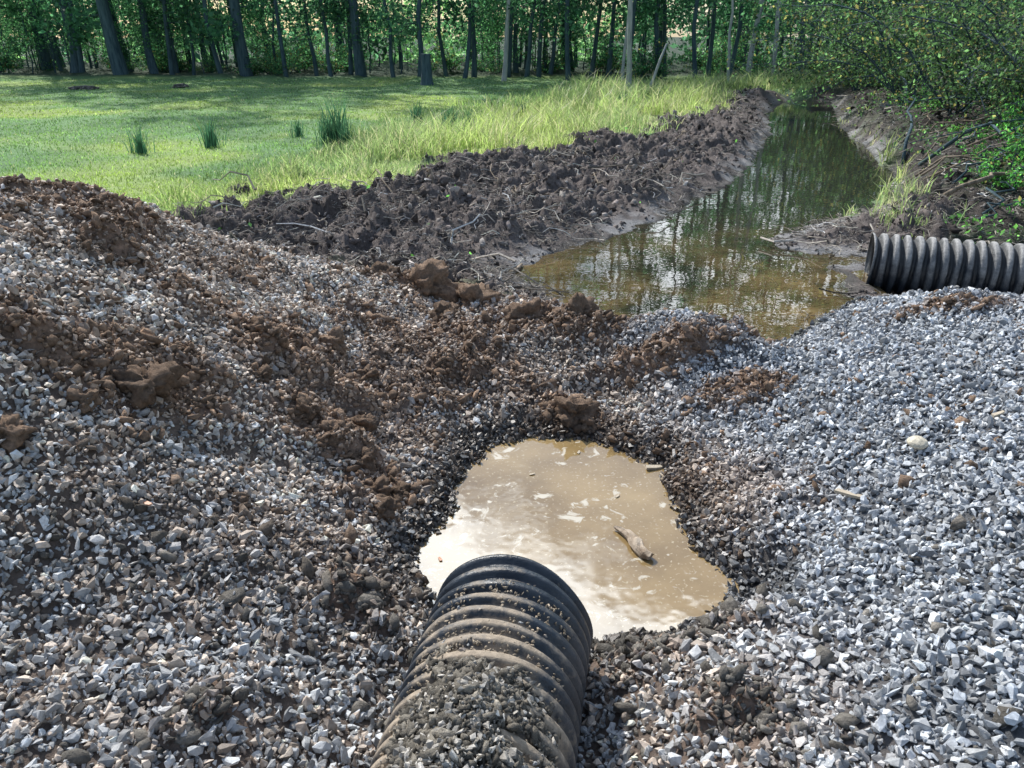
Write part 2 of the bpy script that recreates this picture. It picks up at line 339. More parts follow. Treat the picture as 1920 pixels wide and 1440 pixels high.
def pipe_mat(name,dirtlo,dirthi,dust,lenfade,groove=0.):
    m,nt,b=mat(name);tc=N(nt,'ShaderNodeTexCoord');g=N(nt,'ShaderNodeNewGeometry')
    sx=N(nt,'ShaderNodeSeparateXYZ');nt.links.new(g.outputs['Normal'],sx.inputs[0])
    so=N(nt,'ShaderNodeSeparateXYZ');nt.links.new(tc.outputs['Object'],so.inputs[0])
    t=N(nt,'ShaderNodeTexNoise',Scale=7.,Detail=8,Roughness=.75);nt.links.new(tc.outputs['Object'],t.inputs['Vector'])
    a1=N(nt,'ShaderNodeMath',operation='MULTIPLY_ADD');nt.links.new(sx.outputs['Z'],a1.inputs[0]);a1.inputs[1].default_value=.28;nt.links.new(t.outputs['Fac'],a1.inputs[2])
    a2=N(nt,'ShaderNodeMath',operation='MULTIPLY_ADD');nt.links.new(so.outputs['Y'],a2.inputs[0]);a2.inputs[1].default_value=-lenfade;nt.links.new(a1.outputs[0],a2.inputs[2])
    mr=N(nt,'ShaderNodeMapRange');mr.inputs['From Min'].default_value=dirtlo;mr.inputs['From Max'].default_value=dirthi;nt.links.new(a2.outputs[0],mr.inputs['Value'])
    t2,r2=noise_ramp(nt,tc.outputs['Object'],45,[(.3,tuple(.5*d for d in dust)),(.7,dust)],10)
    t3,r3=noise_ramp(nt,tc.outputs['Object'],5,[(.35,(.014,.02,.03)),(.75,(.075,.088,.105))])
    c=mix(nt,mr.outputs['Result'],r3.outputs['Color'],r2.outputs['Color'])
    if groove>0:   # colour drops to near-black from the rib crests down into the grooves
        cx=N(nt,'ShaderNodeCombineXYZ');nt.links.new(so.outputs['X'],cx.inputs[0]);nt.links.new(so.outputs['Z'],cx.inputs[2])
        ln=N(nt,'ShaderNodeVectorMath',operation='LENGTH');nt.links.new(cx.outputs[0],ln.inputs[0])
        gm=N(nt,'ShaderNodeMapRange');gm.inputs['From Min'].default_value=PR-groove;gm.inputs['From Max'].default_value=PR-.004;gm.inputs['To Min'].default_value=.12;nt.links.new(ln.outputs['Value'],gm.inputs['Value'])
        c=mix(nt,gm.outputs['Result'],(.012,.015,.02),c)
    nt.links.new(c,b.inputs['Base Color'])
    mr2=N(nt,'ShaderNodeMapRange');mr2.inputs['To Min'].default_value=.32;mr2.inputs['To Max'].default_value=.9;nt.links.new(mr.outputs['Result'],mr2.inputs['Value']);nt.links.new(mr2.outputs['Result'],b.inputs['Roughness'])
    bp=N(nt,'ShaderNodeBump',Strength=.8,Distance=.006);nt.links.new(t2.outputs['Fac'],bp.inputs['Height']);nt.links.new(bp.outputs['Normal'],b.inputs['Normal'])
    return m
PHI=math.radians(10);PE=np.array([.0,2.02,.2])
p1=add('corrugated_pipe',pipe_mesh(2.6,'near_pipe',pipe_mat('black_plastic_muddy',.80,.98,(.46,.375,.285),.55),1.0,.035,.060,.022),loc=PE)
p1.rotation_euler=(0,0,-PHI);p1['label']='black corrugated drain pipe caked with tan mud emptying into puddle';p1['category']='drain pipe';p1['group']='corrugated drain pipes'
p2=add('corrugated_pipe',pipe_mesh(3.4,'far_pipe',pipe_mat('black_plastic_dusty',.42,.85,(.5,.49,.48),0.0,.034),2.3,.01,.094,.040),loc=(3.16,6.66,.15))
A2=20
p2.rotation_euler=(0,0,math.radians(90-A2));p2['label']='black corrugated drain pipe lying on gravel beside the pond';p2['category']='drain pipe';p2['group']='corrugated drain pipes'
def pipe_top(x,y):
    dx=x-PE[0];dy=y-PE[1];ax=np.array([math.sin(PHI),math.cos(PHI)])
    al=dx*ax[0]+dy*ax[1];ac=dx*ax[1]-dy*ax[0]
    z=np.where((np.abs(ac)<PR*.97)&(al<-.02),PE[2]+np.sqrt(np.maximum(PR**2-ac**2,0))-.008,-9.)
    return z,al,ac
def on_far_pipe(x,y):
    a=math.radians(-A2);dx=x-3.18;dy=y-6.66;al=dx*math.cos(a)+dy*math.sin(a);ac=-dx*math.sin(a)+dy*math.cos(a)
    return (al>-.25)&(np.abs(ac)<.36)
# ------------------------------------------------------------ gravel
def region(n,y0,y1,pw=1.0,mx=.9,xl=None,xr=None):
    u=rng.uniform(0,1,n)
    if pw==1: y=y0+(y1-y0)*u
    else: y=y0*(y1/y0)**u
    d=.91*y+.8;w=.665*d+mx
    x=rng.uniform(-1,1,n)*w
    return x,y
n=300000;x,y=region(n,.95,6.3)
keep=rng.uniform(0,1,n)<(.665*(.91*y+.8)+.9)/5.3
x,y=x[keep],y[keep];z,Z=height(x,y)
ptop,al,ac=pipe_top(x,y)
pr=Z['G']*(1-.60*Z['D'])
pr*=(np.minimum(Z['sp'],Z['so'])>-.03)
onp=ptop>z
fill=fbm(x,y,6,3,5)
pr=np.where(onp,np.where((al<-.16)&(fill>.05)&(np.abs(ac)<.2),.06,.006),pr)
pr=np.where((np.abs(x)<2.5)&(y>4.6)&(Z['M']>.4),.10*(Z['so']>.05),pr)
k=rng.uniform(0,1,len(x))<pr*1.0
x,y,z,onp,ptop,al,fill=[a[k] for a in (x,y,z,onp,ptop,al,fill)]
Z={q:v[k] for q,v in Z.items()}
n=len(x);sz=rng.lognormal(math.log(.0160),.34,n);sz=np.clip(sz,.006,.035)
sz=np.where(onp,sz*.66,sz)
zz=np.where(onp,ptop+rng.uniform(-.002,.006,n),z+sz*rng.uniform(-.15,.75,n))
right=ss(.5,1.3,x+Z['n1']*.35)
lowl=ss(3.0,1.6,y+.2*x)*(1-right)
warm=np.array([.47,.385,.32]);warm2=np.array([.65,.56,.475]);cool=np.array([.41,.44,.48]);brn=np.array([.30,.21,.15])
t=rng.uniform(0,1,(n,1))
c=(warm*(1-t)+warm2*t)*(1-right[:,None])+cool*right[:,None]
gsel=rng.uniform(0,1,n)<(.25+.4*lowl);c[gsel]=np.array([.46,.475,.49])
c*=rng.lognormal(-.08,.40,(n,1))
dd=np.clip(Z['D']*.75+ss(-.1,.8,fbm(x,y,1.7,3,61))*.5*(1-right)*(1-.7*lowl)+.04,0,.8)[:,None]
c=c*(1-dd)+brn*dd*rng.lognormal(0,.25,(n,1))
c*=damp(x,y)[:,None]
c=np.where(onp[:,None],c*.8,c)
w=np.minimum(Z['sp'],Z['so']);wet=ss(.26,0,w+Z['n2']*.08);c=c*(1-.74*wet[:,None]);c=np.clip(c,.01,.8)
temps=[stone_temp() for _ in range(26)]
# heap of gravelly dirt on top of the near pipe
def heap(n,szm,zlo,zhi):
    al=-rng.uniform(.30,1.1,n);wd=.07+.14*ss(.34,.75,-al);ac=rng.normal(-.02,.62,n)*wd
    fx=fbm(al*1.0,ac,8,3,8)
    k=(np.abs(ac)<.225)&(fx>-.55+1.1*ss(.64,.34,-al)+.5*ss(.12,.22,np.abs(ac)));al,ac=al[k],ac[k];m=len(al)
    x=PE[0]+al*math.sin(PHI)+ac*math.cos(PHI);y=PE[1]+al*math.cos(PHI)-ac*math.sin(PHI)
    th=.045*ss(.38,.70,-al)*np.exp(-(ac/.13)**2)*(1+.6*fbm(x,y,9,3,3))
    return x,y,pipe_top(x,y)[0]+np.maximum(th,0)*rng.uniform(zlo,zhi,m),np.clip(rng.lognormal(math.log(szm),.5,m),.003,.024)
hx,hy,hz,hs=heap(1700,.012,.7,1.15);hc=np.array([.36,.335,.30])*rng.lognormal(0,.4,(len(hx),1))
P_=np.concatenate([np.stack([x,y,zz],1),np.stack([hx,hy,hz],1)]);C_=np.concatenate([np.concatenate([c,wet[:,None]],1),np.concatenate([hc,np.zeros((len(hx),1))],1)])
V,F,C=batch(temps,P_,np.concatenate([sz,hs]),C_)
add('gravel',mk_mesh('gravel',V,F,M_stone,C),kind='stuff')
# ------------------------------------------------------------ soil crumbs on gravel and pipe
n=220000;x,y=region(n,.95,6.6);z,Z=height(x,y);ptop,al,ac=pipe_top(x,y);onp=ptop>z
fill=fbm(x,y,6,3,5)
pr=np.maximum(Z['D']*.8,(.035+.2*ss(-.1,.7,fbm(x,y,1.7,3,61))*(x<1)*ss(1.8,2.8,y))*Z['G'])*(np.minimum(Z['sp'],Z['so'])>0)
pr=np.where(onp,np.where((al<-.10)&(fill>-.2)&(np.abs(ac)<.21),.5,0),pr)
k=rng.uniform(0,1,n)<pr;x,y,z,ptop,onp,al=[a[k] for a in (x,y,z,ptop,onp,al)];Z={q:v[k] for q,v in Z.items()};n=len(x)
sz=np.clip(rng.lognormal(math.log(.0082),.64,n),.003,.040);sz=np.where(onp,np.minimum(sz,.006),sz)
zz=np.where(onp,ptop+rng.uniform(-.003,.002,n),z+sz*.2+rng.uniform(0,.008,n))
c=np.array([.27,.185,.13])*rng.lognormal(-.05,.3,(n,1))
yel=ss(2.7,2.1,y)[:,None];c=c*(1-yel)+np.array([.18,.165,.145])*yel*rng.lognormal(0,.3,(n,1))
c*=damp(x,y)[:,None]
c[onp]=np.array([.40,.33,.25])*rng.lognormal(0,.25,(onp.sum(),1))
w=np.minimum(Z['sp'],Z['so']);wet=ss(.2,0,w);c*=(1-.55*wet[:,None])
hx,hy,hz,hs=heap(16000,.0068,.0,1.0);hc=np.array([.20,.18,.15])*rng.lognormal(0,.38,(len(hx),1))
ct=[clod_temp(1,.50,1.7,i,.8,(random.uniform(.9,1.3),random.uniform(.6,1),random.uniform(.45,.8))) for i in range(18)]
P_=np.concatenate([np.stack([x,y,zz],1),np.stack([hx,hy,hz],1)])
V,F,C=batch(ct,P_,np.concatenate([sz,hs]),np.concatenate([np.concatenate([c,hc]),np.zeros((len(P_),1))],1))
add('loose_soil',mk_mesh('loose_soil',V,F,M_clod,C,True),kind='stuff')
# ------------------------------------------------------------ mud bank clods
n=120000;x,y=region(n,5.0,26,2,1.0);z,Z=height(x,y)
shore=ss(.1,.7,Z['so']+.25*Z['n2'])
pr=(Z['M']*1.0+Z['R']*.4)*(Z['so']>.0)*(~on_far_pipe(x,y))*(.15+.85*shore);k=rng.uniform(0,1,n)<pr
x,y,z=x[k],y[k],z[k];Z={q:v[k] for q,v in Z.items()};n=len(x)
sz=np.clip(rng.lognormal(math.log(.0085),.75,n),.004,.06)*(.6+.055*y);sz=np.minimum(sz,.012+Z['so']*.12)
c=np.array([.135,.115,.108])*rng.lognormal(0,.5,(n,1));gsel=rng.uniform(0,1,n)<.25;c[gsel]=np.array([.33,.30,.28])*rng.lognormal(0,.3,(gsel.sum(),1))
c*=np.where(Z['R']>.5,.6,1)[:,None]
wet=ss(.3,0,Z['so']);c*=(1-.4*wet[:,None])
V,F,C=batch(ct,np.stack([x,y,z+sz*.15],1),sz,np.concatenate([c,wet[:,None]*.7],1))
add('excavated_mud',mk_mesh('excavated_mud',V,F,M_clod,C,True),kind='stuff')
# twigs and litter strewn over the mud
def twig_temp():
    k=5;p=np.zeros((k,3));p[:,0]=np.linspace(-1,1,k);p[1:,1:]+=np.cumsum(rng.normal(0,.18,(k-1,2)),0)
    V,F=tube(p,np.linspace(.036,.015,k),4,False);return V,F
tt=[twig_temp() for _ in range(14)]
n=80000;x,y=region(n,4.8,24,2,.8);z,Z=height(x,y);k=rng.uniform(0,1,n)<(Z['M']*.9*ss(-.6,.4,fbm(x,y,1.5,3,200))+Z['R']*.7)*(Z['so']>-.02)*(~on_far_pipe(x,y))
x,y,z=x[k],y[k],z[k];n=len(x);sz=np.clip(rng.lognormal(math.log(.045),.65,n),.018,.36)*(.7+.035*y)
c=np.array([.43,.385,.33])*rng.lognormal(-.3,.6,(n,1))
V,F,C=batch(tt,np.stack([x,y,z+.022+sz*.08],1),sz,np.clip(c,0,.7),False);add('twig_litter',mk_mesh('twig_litter',V,F,M_twig,C),kind='stuff')
# ------------------------------------------------------------ grass
def blades(x,y,z,h,w,c,lean=.35):
    n=len(x);a=rng.uniform(0,6.283,n);b=rng.uniform(0,6.283,n);l=rng.uniform(.05,lean,n)*h*1.2
    wx,wy=np.cos(a)*w/2,np.sin(a)*w/2;lx,ly=np.cos(b)*l,np.sin(b)*l
    P=lambda sx,t,q: np.stack([x+sx*wx*q+lx*t*t,y+sx*wy*q+ly*t*t,z+h*t*(1-.15*t)],1)
    V=np.stack([P(-1,0,1),P(1,0,1),P(1,.55,.8),P(-1,.55,.8),P(0,1,0)],1).reshape(-1,3)
    i=np.arange(n)*5
    return V,[np.stack([i,i+1,i+2,i+3],1),np.stack([i+3,i+2,i+4],1)],np.repeat(c,5,0)
n=300000;x,y=region(n,7.0,36,2,1.5);z,Z=height(x,y)
edge=sdpoly(x,y,MUD)+Z['n1']*.5
tall=ss(5.6,1.2,edge+Z['n1']*1.0-.12*np.maximum(y-9,0)*(x>-3))*ss(-4.6,-2.0,x+Z['n1']*.9+.10*(y-8)+.3*(y<9.5))
tall=np.maximum(tall,.6*ss(1.4,.4,edge))
spr=Z['M']*ss(.6,.1,np.abs(sdpoly(x,y,MUD)))*ss(-.1,.5,fbm(x,y,2.5,3,300))*.6
pr=np.maximum(Z['grass']*(.4+.6*tall),spr)*(Z['so']>.05);k=rng.uniform(0,1,n)<pr
x,y,z,tall,edge=[a[k] for a in (x,y,z,tall,edge)];Z={q:v[k] for q,v in Z.items()};n=len(x)
pat=fbm(x,y,1.3,4,55)
h=(.04+tall*.31*np.clip(.7+1.2*pat,.15,2.1))*rng.uniform(.3,1.6,n)*(1-.6*ss(.7,.0,edge));h=np.maximum(h,.03)
w=(.0042+.00085*y)*rng.uniform(.7,1.3,n)
c=np.array([.17,.28,.12])*(1-tall[:,None])+np.array([.29,.37,.19])*tall[:,None]
yl=ss(-.1,.8,fbm(x,y,.35,3,91))[:,None];c=c+np.array([.14,.12,.015])*yl*(1-.4*tall[:,None])
c*=(1+.25*fbm(x,y,.8,3,401))[:,None]
c*=rng.lognormal(0,.28,(n,1));st=rng.uniform(0,1,n)<.24*(tall+.12);c[st]=np.array([.54,.51,.38])
V,F,C=blades(x,y,z,h,w,np.clip(c,0,.75),.8);add('grass',mk_mesh('grass',V,F,M_grass,C),kind='stuff')
# weeds on right bank + sprouts at the mud's edge
n=24000;x,y=region(n,6.5,30,2,1.5);z,Z=height(x,y);k=(rng.uniform(0,1,n)<(Z['R']*ss(.1,.5,Z['n1']+.25*(y>9))*ss(.4,1.2,Z['so'])))|((rng.uniform(0,1,n)<.008*Z['M']*(Z['so']>.2)))
x,y,z=x[k],y[k],z[k]
V,F=leaves(np.stack([x,y,z+rng.uniform(.02,.16,len(x))],1),.06,.55);c=np.repeat(np.array([.085,.20,.065])*rng.lognormal(0,.4,(len(x),1)),4,0)
add('ground_cover',mk_mesh('ground_cover',V,F,M_leaf,c),kind='stuff')
# rush clumps
def rush(h,r,n,name):
    x=rng.normal(0,r,n);y=rng.normal(0,r,n);hh=h*rng.uniform(.45,1.1,n)
    c=np.array([.05,.13,.09])*rng.lognormal(0,.3,(n,1));V,F,C=blades(x,y,np.full(n,-.03),hh,np.full(n,.016),c,.3);return mk_mesh(name,V,F,M_grass,C)
RU=[rush(.98,.075,100,'rush_a'),rush(.56,.065,80,'rush_b')]
for (x,y,t,s) in [(-3.0,13.8,0,1.1),(-2.8,13.4,0,.7),(-3.15,13.6,0,.85),(-5.3,14.1,1,1.15),(-6.2,13.3,1,1.0),(-1.3,16.6,1,1.2),(-.9,16.9,1,1.),(-4.1,15.4,1,.8),(-2.1,18,1,1.1),(.2,19.5,1,1.),(1.3,21,1,1.1),(3.0,22,1,1.1)]:
    o=add('rush_clump',RU[t],loc=(x,y,float(Hs(x,y)[0])));o.scale=(s,s,s);o.rotation_euler=(0,0,random.uniform(0,6))
    o['label']='upright dark green rush clump growing in tall grass';o['category']='grass clump';o['group']='rush clumps in the meadow'
# ------------------------------------------------------------ trees
def limb(p0,d,L,r0,k=6,wig=.12,up=.0):
    p=[np.array(p0,float)];d=np.array(d,float);d/=np.linalg.norm(d)
    for i in range(k-1):
        d=d+rng.normal(0,wig,3);d[2]+=up;d/=np.linalg.norm(d);p.append(p[-1]+d*L/(k-1))
    return np.array(p),np.linspace(r0,r0*.2,k)
def tree_temp(H,r,lo,nl,leafn,lsize,name,barkm,spread=3.0,lean=.02,low=0,cc=(.05,.12,.085),cl=.17):
    k=12;zt=np.linspace(-.3,H,k);tp=np.zeros((k,3));tp[:,2]=zt
    tp[1:,:2]+=np.cumsum(rng.normal(lean*.3,.07+.03*H/15,(k-1,2)),0)
    rr=r*(1-.8*np.linspace(0,1,k)**1.2);rr[0]*=1.35;rr[1]*=1.03
    parts=[tube(tp,rr,9,False)];cents=[]
    for i in range(nl):
        z=lo+(H-lo)*(i+.5)/nl;b=np.array([np.interp(z,zt,tp[:,0]),np.interp(z,zt,tp[:,1]),z]);a=rng.uniform(0,6.283)
        L=spread*(1-.45*(z-lo)/(H-lo))*rng.uniform(.7,1.2)
        p,q=limb(b,(math.cos(a),math.sin(a),.35),L,r*.32*(1-.5*z/H),6,.15,.03);parts.append(tube(p,q,5,False))
        for t in range(2,6): cents.append((p[t],L*cl))
        for s in range(2):
            a2=a+rng.uniform(-1,1);p2,q2=limb(p[2+s],(math.cos(a2),math.sin(a2),.2),L*.5,q[2+s]*.6,5,.2);parts.append(tube(p2,q2,4,False))
            cents+= [(p2[3],L*cl),(p2[4],L*cl)]
    for i in range(low):
        z=rng.uniform(1.5,4.5);b=np.array([np.interp(z,zt,tp[:,0]),np.interp(z,zt,tp[:,1]),z]);a=rng.uniform(0,6.283)
        p,q=limb(b,(math.cos(a),math.sin(a),.1),rng.uniform(.8,1.8),.02,5,.15);parts.append(tube(p,q,4,False));cents+=[(p[3],.35),(p[4],.35)]*2
    V,F=join(parts);tm=mk_mesh(name+'_trunk',V,F,barkm,None,True)
    ci=rng.integers(0,len(cents),leafn);P=np.array([c[0] for c in cents])[ci]+rng.normal(0,1,(leafn,3))*np.array([c[1] for c in cents])[ci][:,None]*np.array([1,1,.7])
    V,F=leaves(P,lsize,.6);shade=.5+1.0*(rng.uniform(0,1,len(cents))[ci])
    c=np.array(cc)*shade[:,None]*rng.lognormal(0,.3,(leafn,1))
    return tm,mk_mesh(name+'_crown',V,F,M_leaf,np.repeat(c,4,0))
big=[tree_temp(18,.22,7,14,2600,.25,'tree%d'%i,M_bark,3.4,low=7) for i in range(3)]
mid=[tree_temp(13,.10,5,10,1500,.19,'midtree%d'%i,M_bark,2.0,low=9) for i in range(4)]
sap=[tree_temp(5.5,.035,.8,14,1500,.10,'sapling%d'%i,M_bark,1.7,cc=(.07,.165,.095),cl=.2) for i in range(3)]
palet=[tree_temp(13,.11,7,6,700,.22,'pale%d'%i,M_pale,2.0) for i in range(2)]
def place_tree(T,name,x,y,s,label,cat,grp,lean=(0,0),barkc=None):
    e=add(name,None,loc=(x,y,float(Hs(x,y)[0])));e.empty_display_size=.3
    e.scale=(s,s,s);e.rotation_euler=(lean[0],lean[1],random.uniform(0,6.28))
    e['label']=label;e['category']=cat;e['group']=grp
    add('trunk',T[0],parent=e);add('crown',T[1],parent=e)
LB='tall dark-barked deciduous tree at the edge of the wood'
for X,Y,s in [(-21,40,1.1),(-17.9,38,1.25),(-16.9,39.2,.8),(-12.3,38.5,1.2),(-6.9,38,1.05),(-24,43,1.1),(-15,46,1.),(-9.5,47,1.1),(-2,44,.9),(3,43,1),(7.6,44,.8),(12,43,.9),(15,37,1.1),(18,42,1.2),(-28,39,1.2),(-25.5,47,1.2),(-20,47,1.2),(22,38,1.2),(26,44,1.1),(16.5,30,1.0),(20,26,1.0)]:
    place_tree(random.choice(big),'deciduous_tree',X,Y,s*random.uniform(.92,1.05),LB,'tree','trees along the wood edge')
LM='slender dark-barked woodland tree among undergrowth'
ml=[(-16,39),(-15.2,39.5),(-13.5,38.5),(-10.4,38),(-9.2,39),(-8.3,38),(-5.3,37),(-4,36),(-2.1,36),(-1.7,37),(.6,36),(1.2,37),(2.4,35),(5,35),(6.3,35.5),(7.6,34),(11.4,33),(13,31),(3.6,38),(-.2,38.5),(8.6,36.5),(-3.1,39),(12.6,36),(1.8,39),(4.3,37),(-7.6,39),(-11.2,39.5),(9.1,35),(7,38)]
for i in range(62): ml.append((random.uniform(-32,30),random.uniform(39.5,53)))
for X,Y in ml:
    ln=(random.gauss(0,.05),random.gauss(0,.05))
    if (X,Y) in ((-10.4,38),(-8.3,38)): ln=(0,-.16 if X<-9 else .14)
    place_tree(random.choice(mid),'slender_tree',X,Y,random.uniform(.6,1.3) if Y>39.4 else random.uniform(.8,1.15),LM,'tree','slender trees in the wood',ln)
for X,Y,s in [(3.75,26.5,.8),(-.36,35,.9),(9.4,33,1.0),(10.0,31.5,.8),(4.3,32,.6),(13.2,28,.9),(8.0,30.5,.55)]:
    place_tree(random.choice(palet),'pale_tree',X,Y,s,'thin pale-barked tree standing at the meadow edge','tree','pale-barked trees')
for i in range(100):
    X=random.uniform(-30,26);Y=random.uniform(38.8,52)
    if i>70: X=random.uniform(-30,-14)
    if X>6:Y-=random.uniform(0,7)
    place_tree(random.choice(sap),'sapling',X,Y,random.uniform(.55,1.2),'young leafy sapling in the woodland undergrowth','tree','saplings in undergrowth')
# shrubs
def shrub_temp(h,spread,nst,leafn,ls,name,cc,arch=-.05,bm_=M_bark):
    parts=[];P=[]
    for i in range(nst):
        a=rng.uniform(0,6.283);p,q=limb((rng.normal(0,.06),rng.normal(0,.06),-.05),(math.cos(a)*spread/h,math.sin(a)*spread/h,1),math.hypot(h,spread)*rng.uniform(.6,1.2),.014*h**.5,9,.15,arch)
        parts.append(tube(p,q,4,False));P+=list(p[2:])
        for t in range(2,9):
            for s in range(2):
                a2=rng.uniform(0,6.283);p2,q2=limb(p[t],(math.cos(a2),math.sin(a2),.1),h*.25,.006,4,.25,-.08);parts.append(tube(p2,q2,3,False));P+=list(p2[1:])
    V,F=join(parts);tm=mk_mesh(name+'_stems',V,F,bm_,None,True);P=np.array(P);ci=rng.integers(0,len(P),leafn)
    L=P[ci]+rng.normal(0,h*.03,(leafn,3));L[:,2]=np.maximum(L[:,2],.03);V,F=leaves(L,ls,.5)
    sh=rng.uniform(.3,1.9,len(P))[ci][:,None];c=np.array(cc)*sh*rng.lognormal(0,.35,(leafn,1))
    br=rng.uniform(0,1,leafn)<.12;c[br]=np.array([.16,.14,.07])*rng.lognormal(0,.3,(br.sum(),1))
    return tm,mk_mesh(name+'_leaves',V,F,M_leaf,np.repeat(c,4,0))
def place_shrub(T,name,x,y,s,label,grp,rot=None,lean=(0,0)):
    e=add(name,None,loc=(x,y,float(Hs(x,y)[0])));e.scale=(s,s,s);e.rotation_euler=(lean[0],lean[1],random.uniform(0,6.28) if rot is None else rot)
    e['label']=label;e['category']='shrub';e['group']=grp;add('stems',T[0],parent=e);add('leaves',T[1],parent=e)
arch=[shrub_temp(3.0,2.5,12,3600,.078,'arching%d'%i,(.05,.09,.05),-.10) for i in range(4)]
for X,Y,s in [(8.2,11.6,1.0),(9.4,13.2,1.15),(8.4,15.5,1.1),(10.6,12,1.2),(10.3,17.5,1.3),(12.5,21,1.4),(11.5,15,1.4),(13.5,25,1.5),(15,19,1.6),(7.9,10.0,.7),(9.0,18.6,.95),(9.9,20.8,1.0),(10.6,22.5,1.1),(11.4,26,1.3),(12.2,29,1.3),(8.7,13.4,.9),(7.9,13.0,.6),(9.6,15.9,1.2),(10.6,25.2,.9)]:
    place_shrub(random.choice(arch),'arching_shrub',X,Y,s,'tall arching shrub with small olive leaves overhanging the bank','arching shrubs on the bank')
low=[shrub_temp(.5,.45,9,1100,.05,'lowshrub%d'%i,(.075,.20,.065),-.05) for i in range(3)]
for i in range(26):
    X,Y=[(5.9,9.2),(6.4,8.8),(6.6,9.8),(5.9,8.3),(6.3,10.6),(7.2,9.2),(6.9,10.8),(7.3,11.8),(7.9,12.6),(6.6,8.1)][i] if i<10 else (random.uniform(8.6,14),random.uniform(14,27))
    place_shrub(random.choice(low),'leafy_bush',X,Y,random.uniform(.6,1.2),'low bright green bush growing on dark soil','low green bushes')
und=[shrub_temp(1.6,1.2,12,1900,.11,'under%d'%i,(.055,.135,.08),-.04) for i in range(3)]
for i in range(56):
    X=random.uniform(-30,24);Y=random.uniform(38.3,44) if X<5 else random.uniform(32,42)
    place_shrub(random.choice(und),'undergrowth_bush',X,Y,random.uniform(.4,1.1),'rounded green undergrowth bush beneath the trees','undergrowth bushes')
# far wood mass
n=50000;P=np.stack([rng.uniform(-75,70,n),rng.uniform(55,62,n),rng.uniform(0,1,n)**1.1*13],1)
k=fbm(P[:,0],P[:,2]*1.3+P[:,1]*.2,.36,4,9)>(-.6+.09*P[:,2]);P=P[k];V,F=leaves(P,.5,.65);c=np.array([.075,.165,.13])*rng.lognormal(0,.4,(len(P),1));g_=ss(.0,.6,fbm(P[:,0],P[:,2],.22,3,19))[:,None];c=c*(.6+.6*g_)+np.array([.17,.26,.09])*g_  # bluish haze tint and brighter glow patches painted into the leaf colours
add('distant_woodland',mk_mesh('distant_woodland',V,F,M_leaf,np.repeat(np.clip(c,0,.4),4,0)),kind='stuff')
# ------------------------------------------------------------ single objects
def clod_obj(x,y,r,lbl,dark=1.,sink=.3,sq=.8,name='dirt_clod',cat='clod of earth',colr=(.27,.185,.13),m=None,sm=True,amp=.36):
    V,F=clod_temp(4,amp,1.4,random.random()*50,sq);V=V*r
    me=mk_mesh(name,V,F,m or M_clod,np.tile(np.array([*[q*dark for q in colr],0.]),(len(V),1)),sm)
    o=add(name,me,loc=(x,y,float(Hs(x,y)[0])+r*sink));o.rotation_euler=(0,0,random.uniform(0,6));o['label']=lbl;o['category']=cat
    return o
for x,y,r in [(-1.50,2.85,.10),(-1.62,2.62,.05),(-.86,3.2,.07),(-.70,3.12,.055),(-.62,2.95,.065),(-.52,3.0,.055),(-.98,3.3,.06),(.34,3.84,.095),(.42,3.76,.05),(-.75,3.42,.06),(-1.75,2.35,.07),(-1.2,3.35,.05),(-.55,2.78,.05),(-.62,5.45,.18),(-.25,5.3,.14),(-.95,5.5,.12),(.45,4.75,.12),(.1,4.85,.11),(-1.0,4.0,.07),(-.8,3.9,.06),(-1.3,3.7,.06),(1.55,4.75,.11),(1.75,4.6,.08),(.75,4.9,.08),(-.45,4.95,.09)]:
    o=clod_obj(x,y,r,'brown crumbly clod of clay resting on gravel',random.uniform(.55,.95),.05,amp=.55);o['group']='clay clods on the gravel'
def stick(pts,rad,name,label,cat,m=M_wood,n=7,grp=None):
    V,F=tube(pts,rad,n,True);o=add(name,mk_mesh(name,V,fix(F),m,None,True));o['label']=label;o['category']=cat
    if grp:o['group']=grp
    return o
def lay(x0,y0,x1,y1,k=6,up=.02,wig=.02,h=None):
    xs_=np.linspace(x0,x1,k)+rng.normal(0,wig,k);ys_=np.linspace(y0,y1,k)+rng.normal(0,wig,k);zs=np.maximum(Hs(xs_,ys_),0)+up
    if h is not None: zs=zs+np.array(h)
    return np.stack([xs_,ys_,zs],1)
# floating driftwood in puddle
V,F=tube([(.004,-.115,0.004),(-.008,-.09,.006),(-.01,-.05,0.008),(0,-.01,.012),(.004,.03,.01),(.006,.07,.008),(-.004,.10,.006),(-.018,.135,.004)],[.020,.026,.024,.029,.025,.020,.012,.004],11,True);V[:,2]*=.75
V+=rng.normal(0,.0028,V.shape);o=add('driftwood',mk_mesh('driftwood',V,fix(F),M_drift,None,False),loc=(.525,2.72,.012));o.rotation_euler=(0,0,.45);o['label']='short splintered piece of pale driftwood floating in muddy puddle';o['category']='driftwood'
def chip(x,y,L,w,rot,name,label,cat,m,z=None,th=.012):
    bm=bmesh.new();pts=[(-.5,-.4),(-.42,.5),(.1,.42),(.5,.3),(.46,-.25),(.0,-.5)]
    a=[bm.verts.new((p*L,q*w,th/2+random.uniform(-.001,.001))) for p,q in pts];b_=[bm.verts.new((p*L,q*w,-th/2)) for p,q in pts]
    bm.faces.new(a[::-1]);bm.faces.new(b_)
    for i in range(6): bm.faces.new([a[i-1],a[i],b_[i],b_[i-1]])
    bmesh.ops.recalc_face_normals(bm,faces=bm.faces);bmesh.ops.bevel(bm,geom=bm.edges[:],offset=.002,segments=1)
    me=bpy.data.meshes.new(name);bm.to_mesh(me);bm.free();me.materials.append(m)
    o=add(name,me,loc=(x,y,(float(Hs(x,y)[0])+.034) if z is None else z));o.rotation_euler=(random.uniform(-.1,.1),random.uniform(-.1,.1),rot);o['label']=label;o['category']=cat
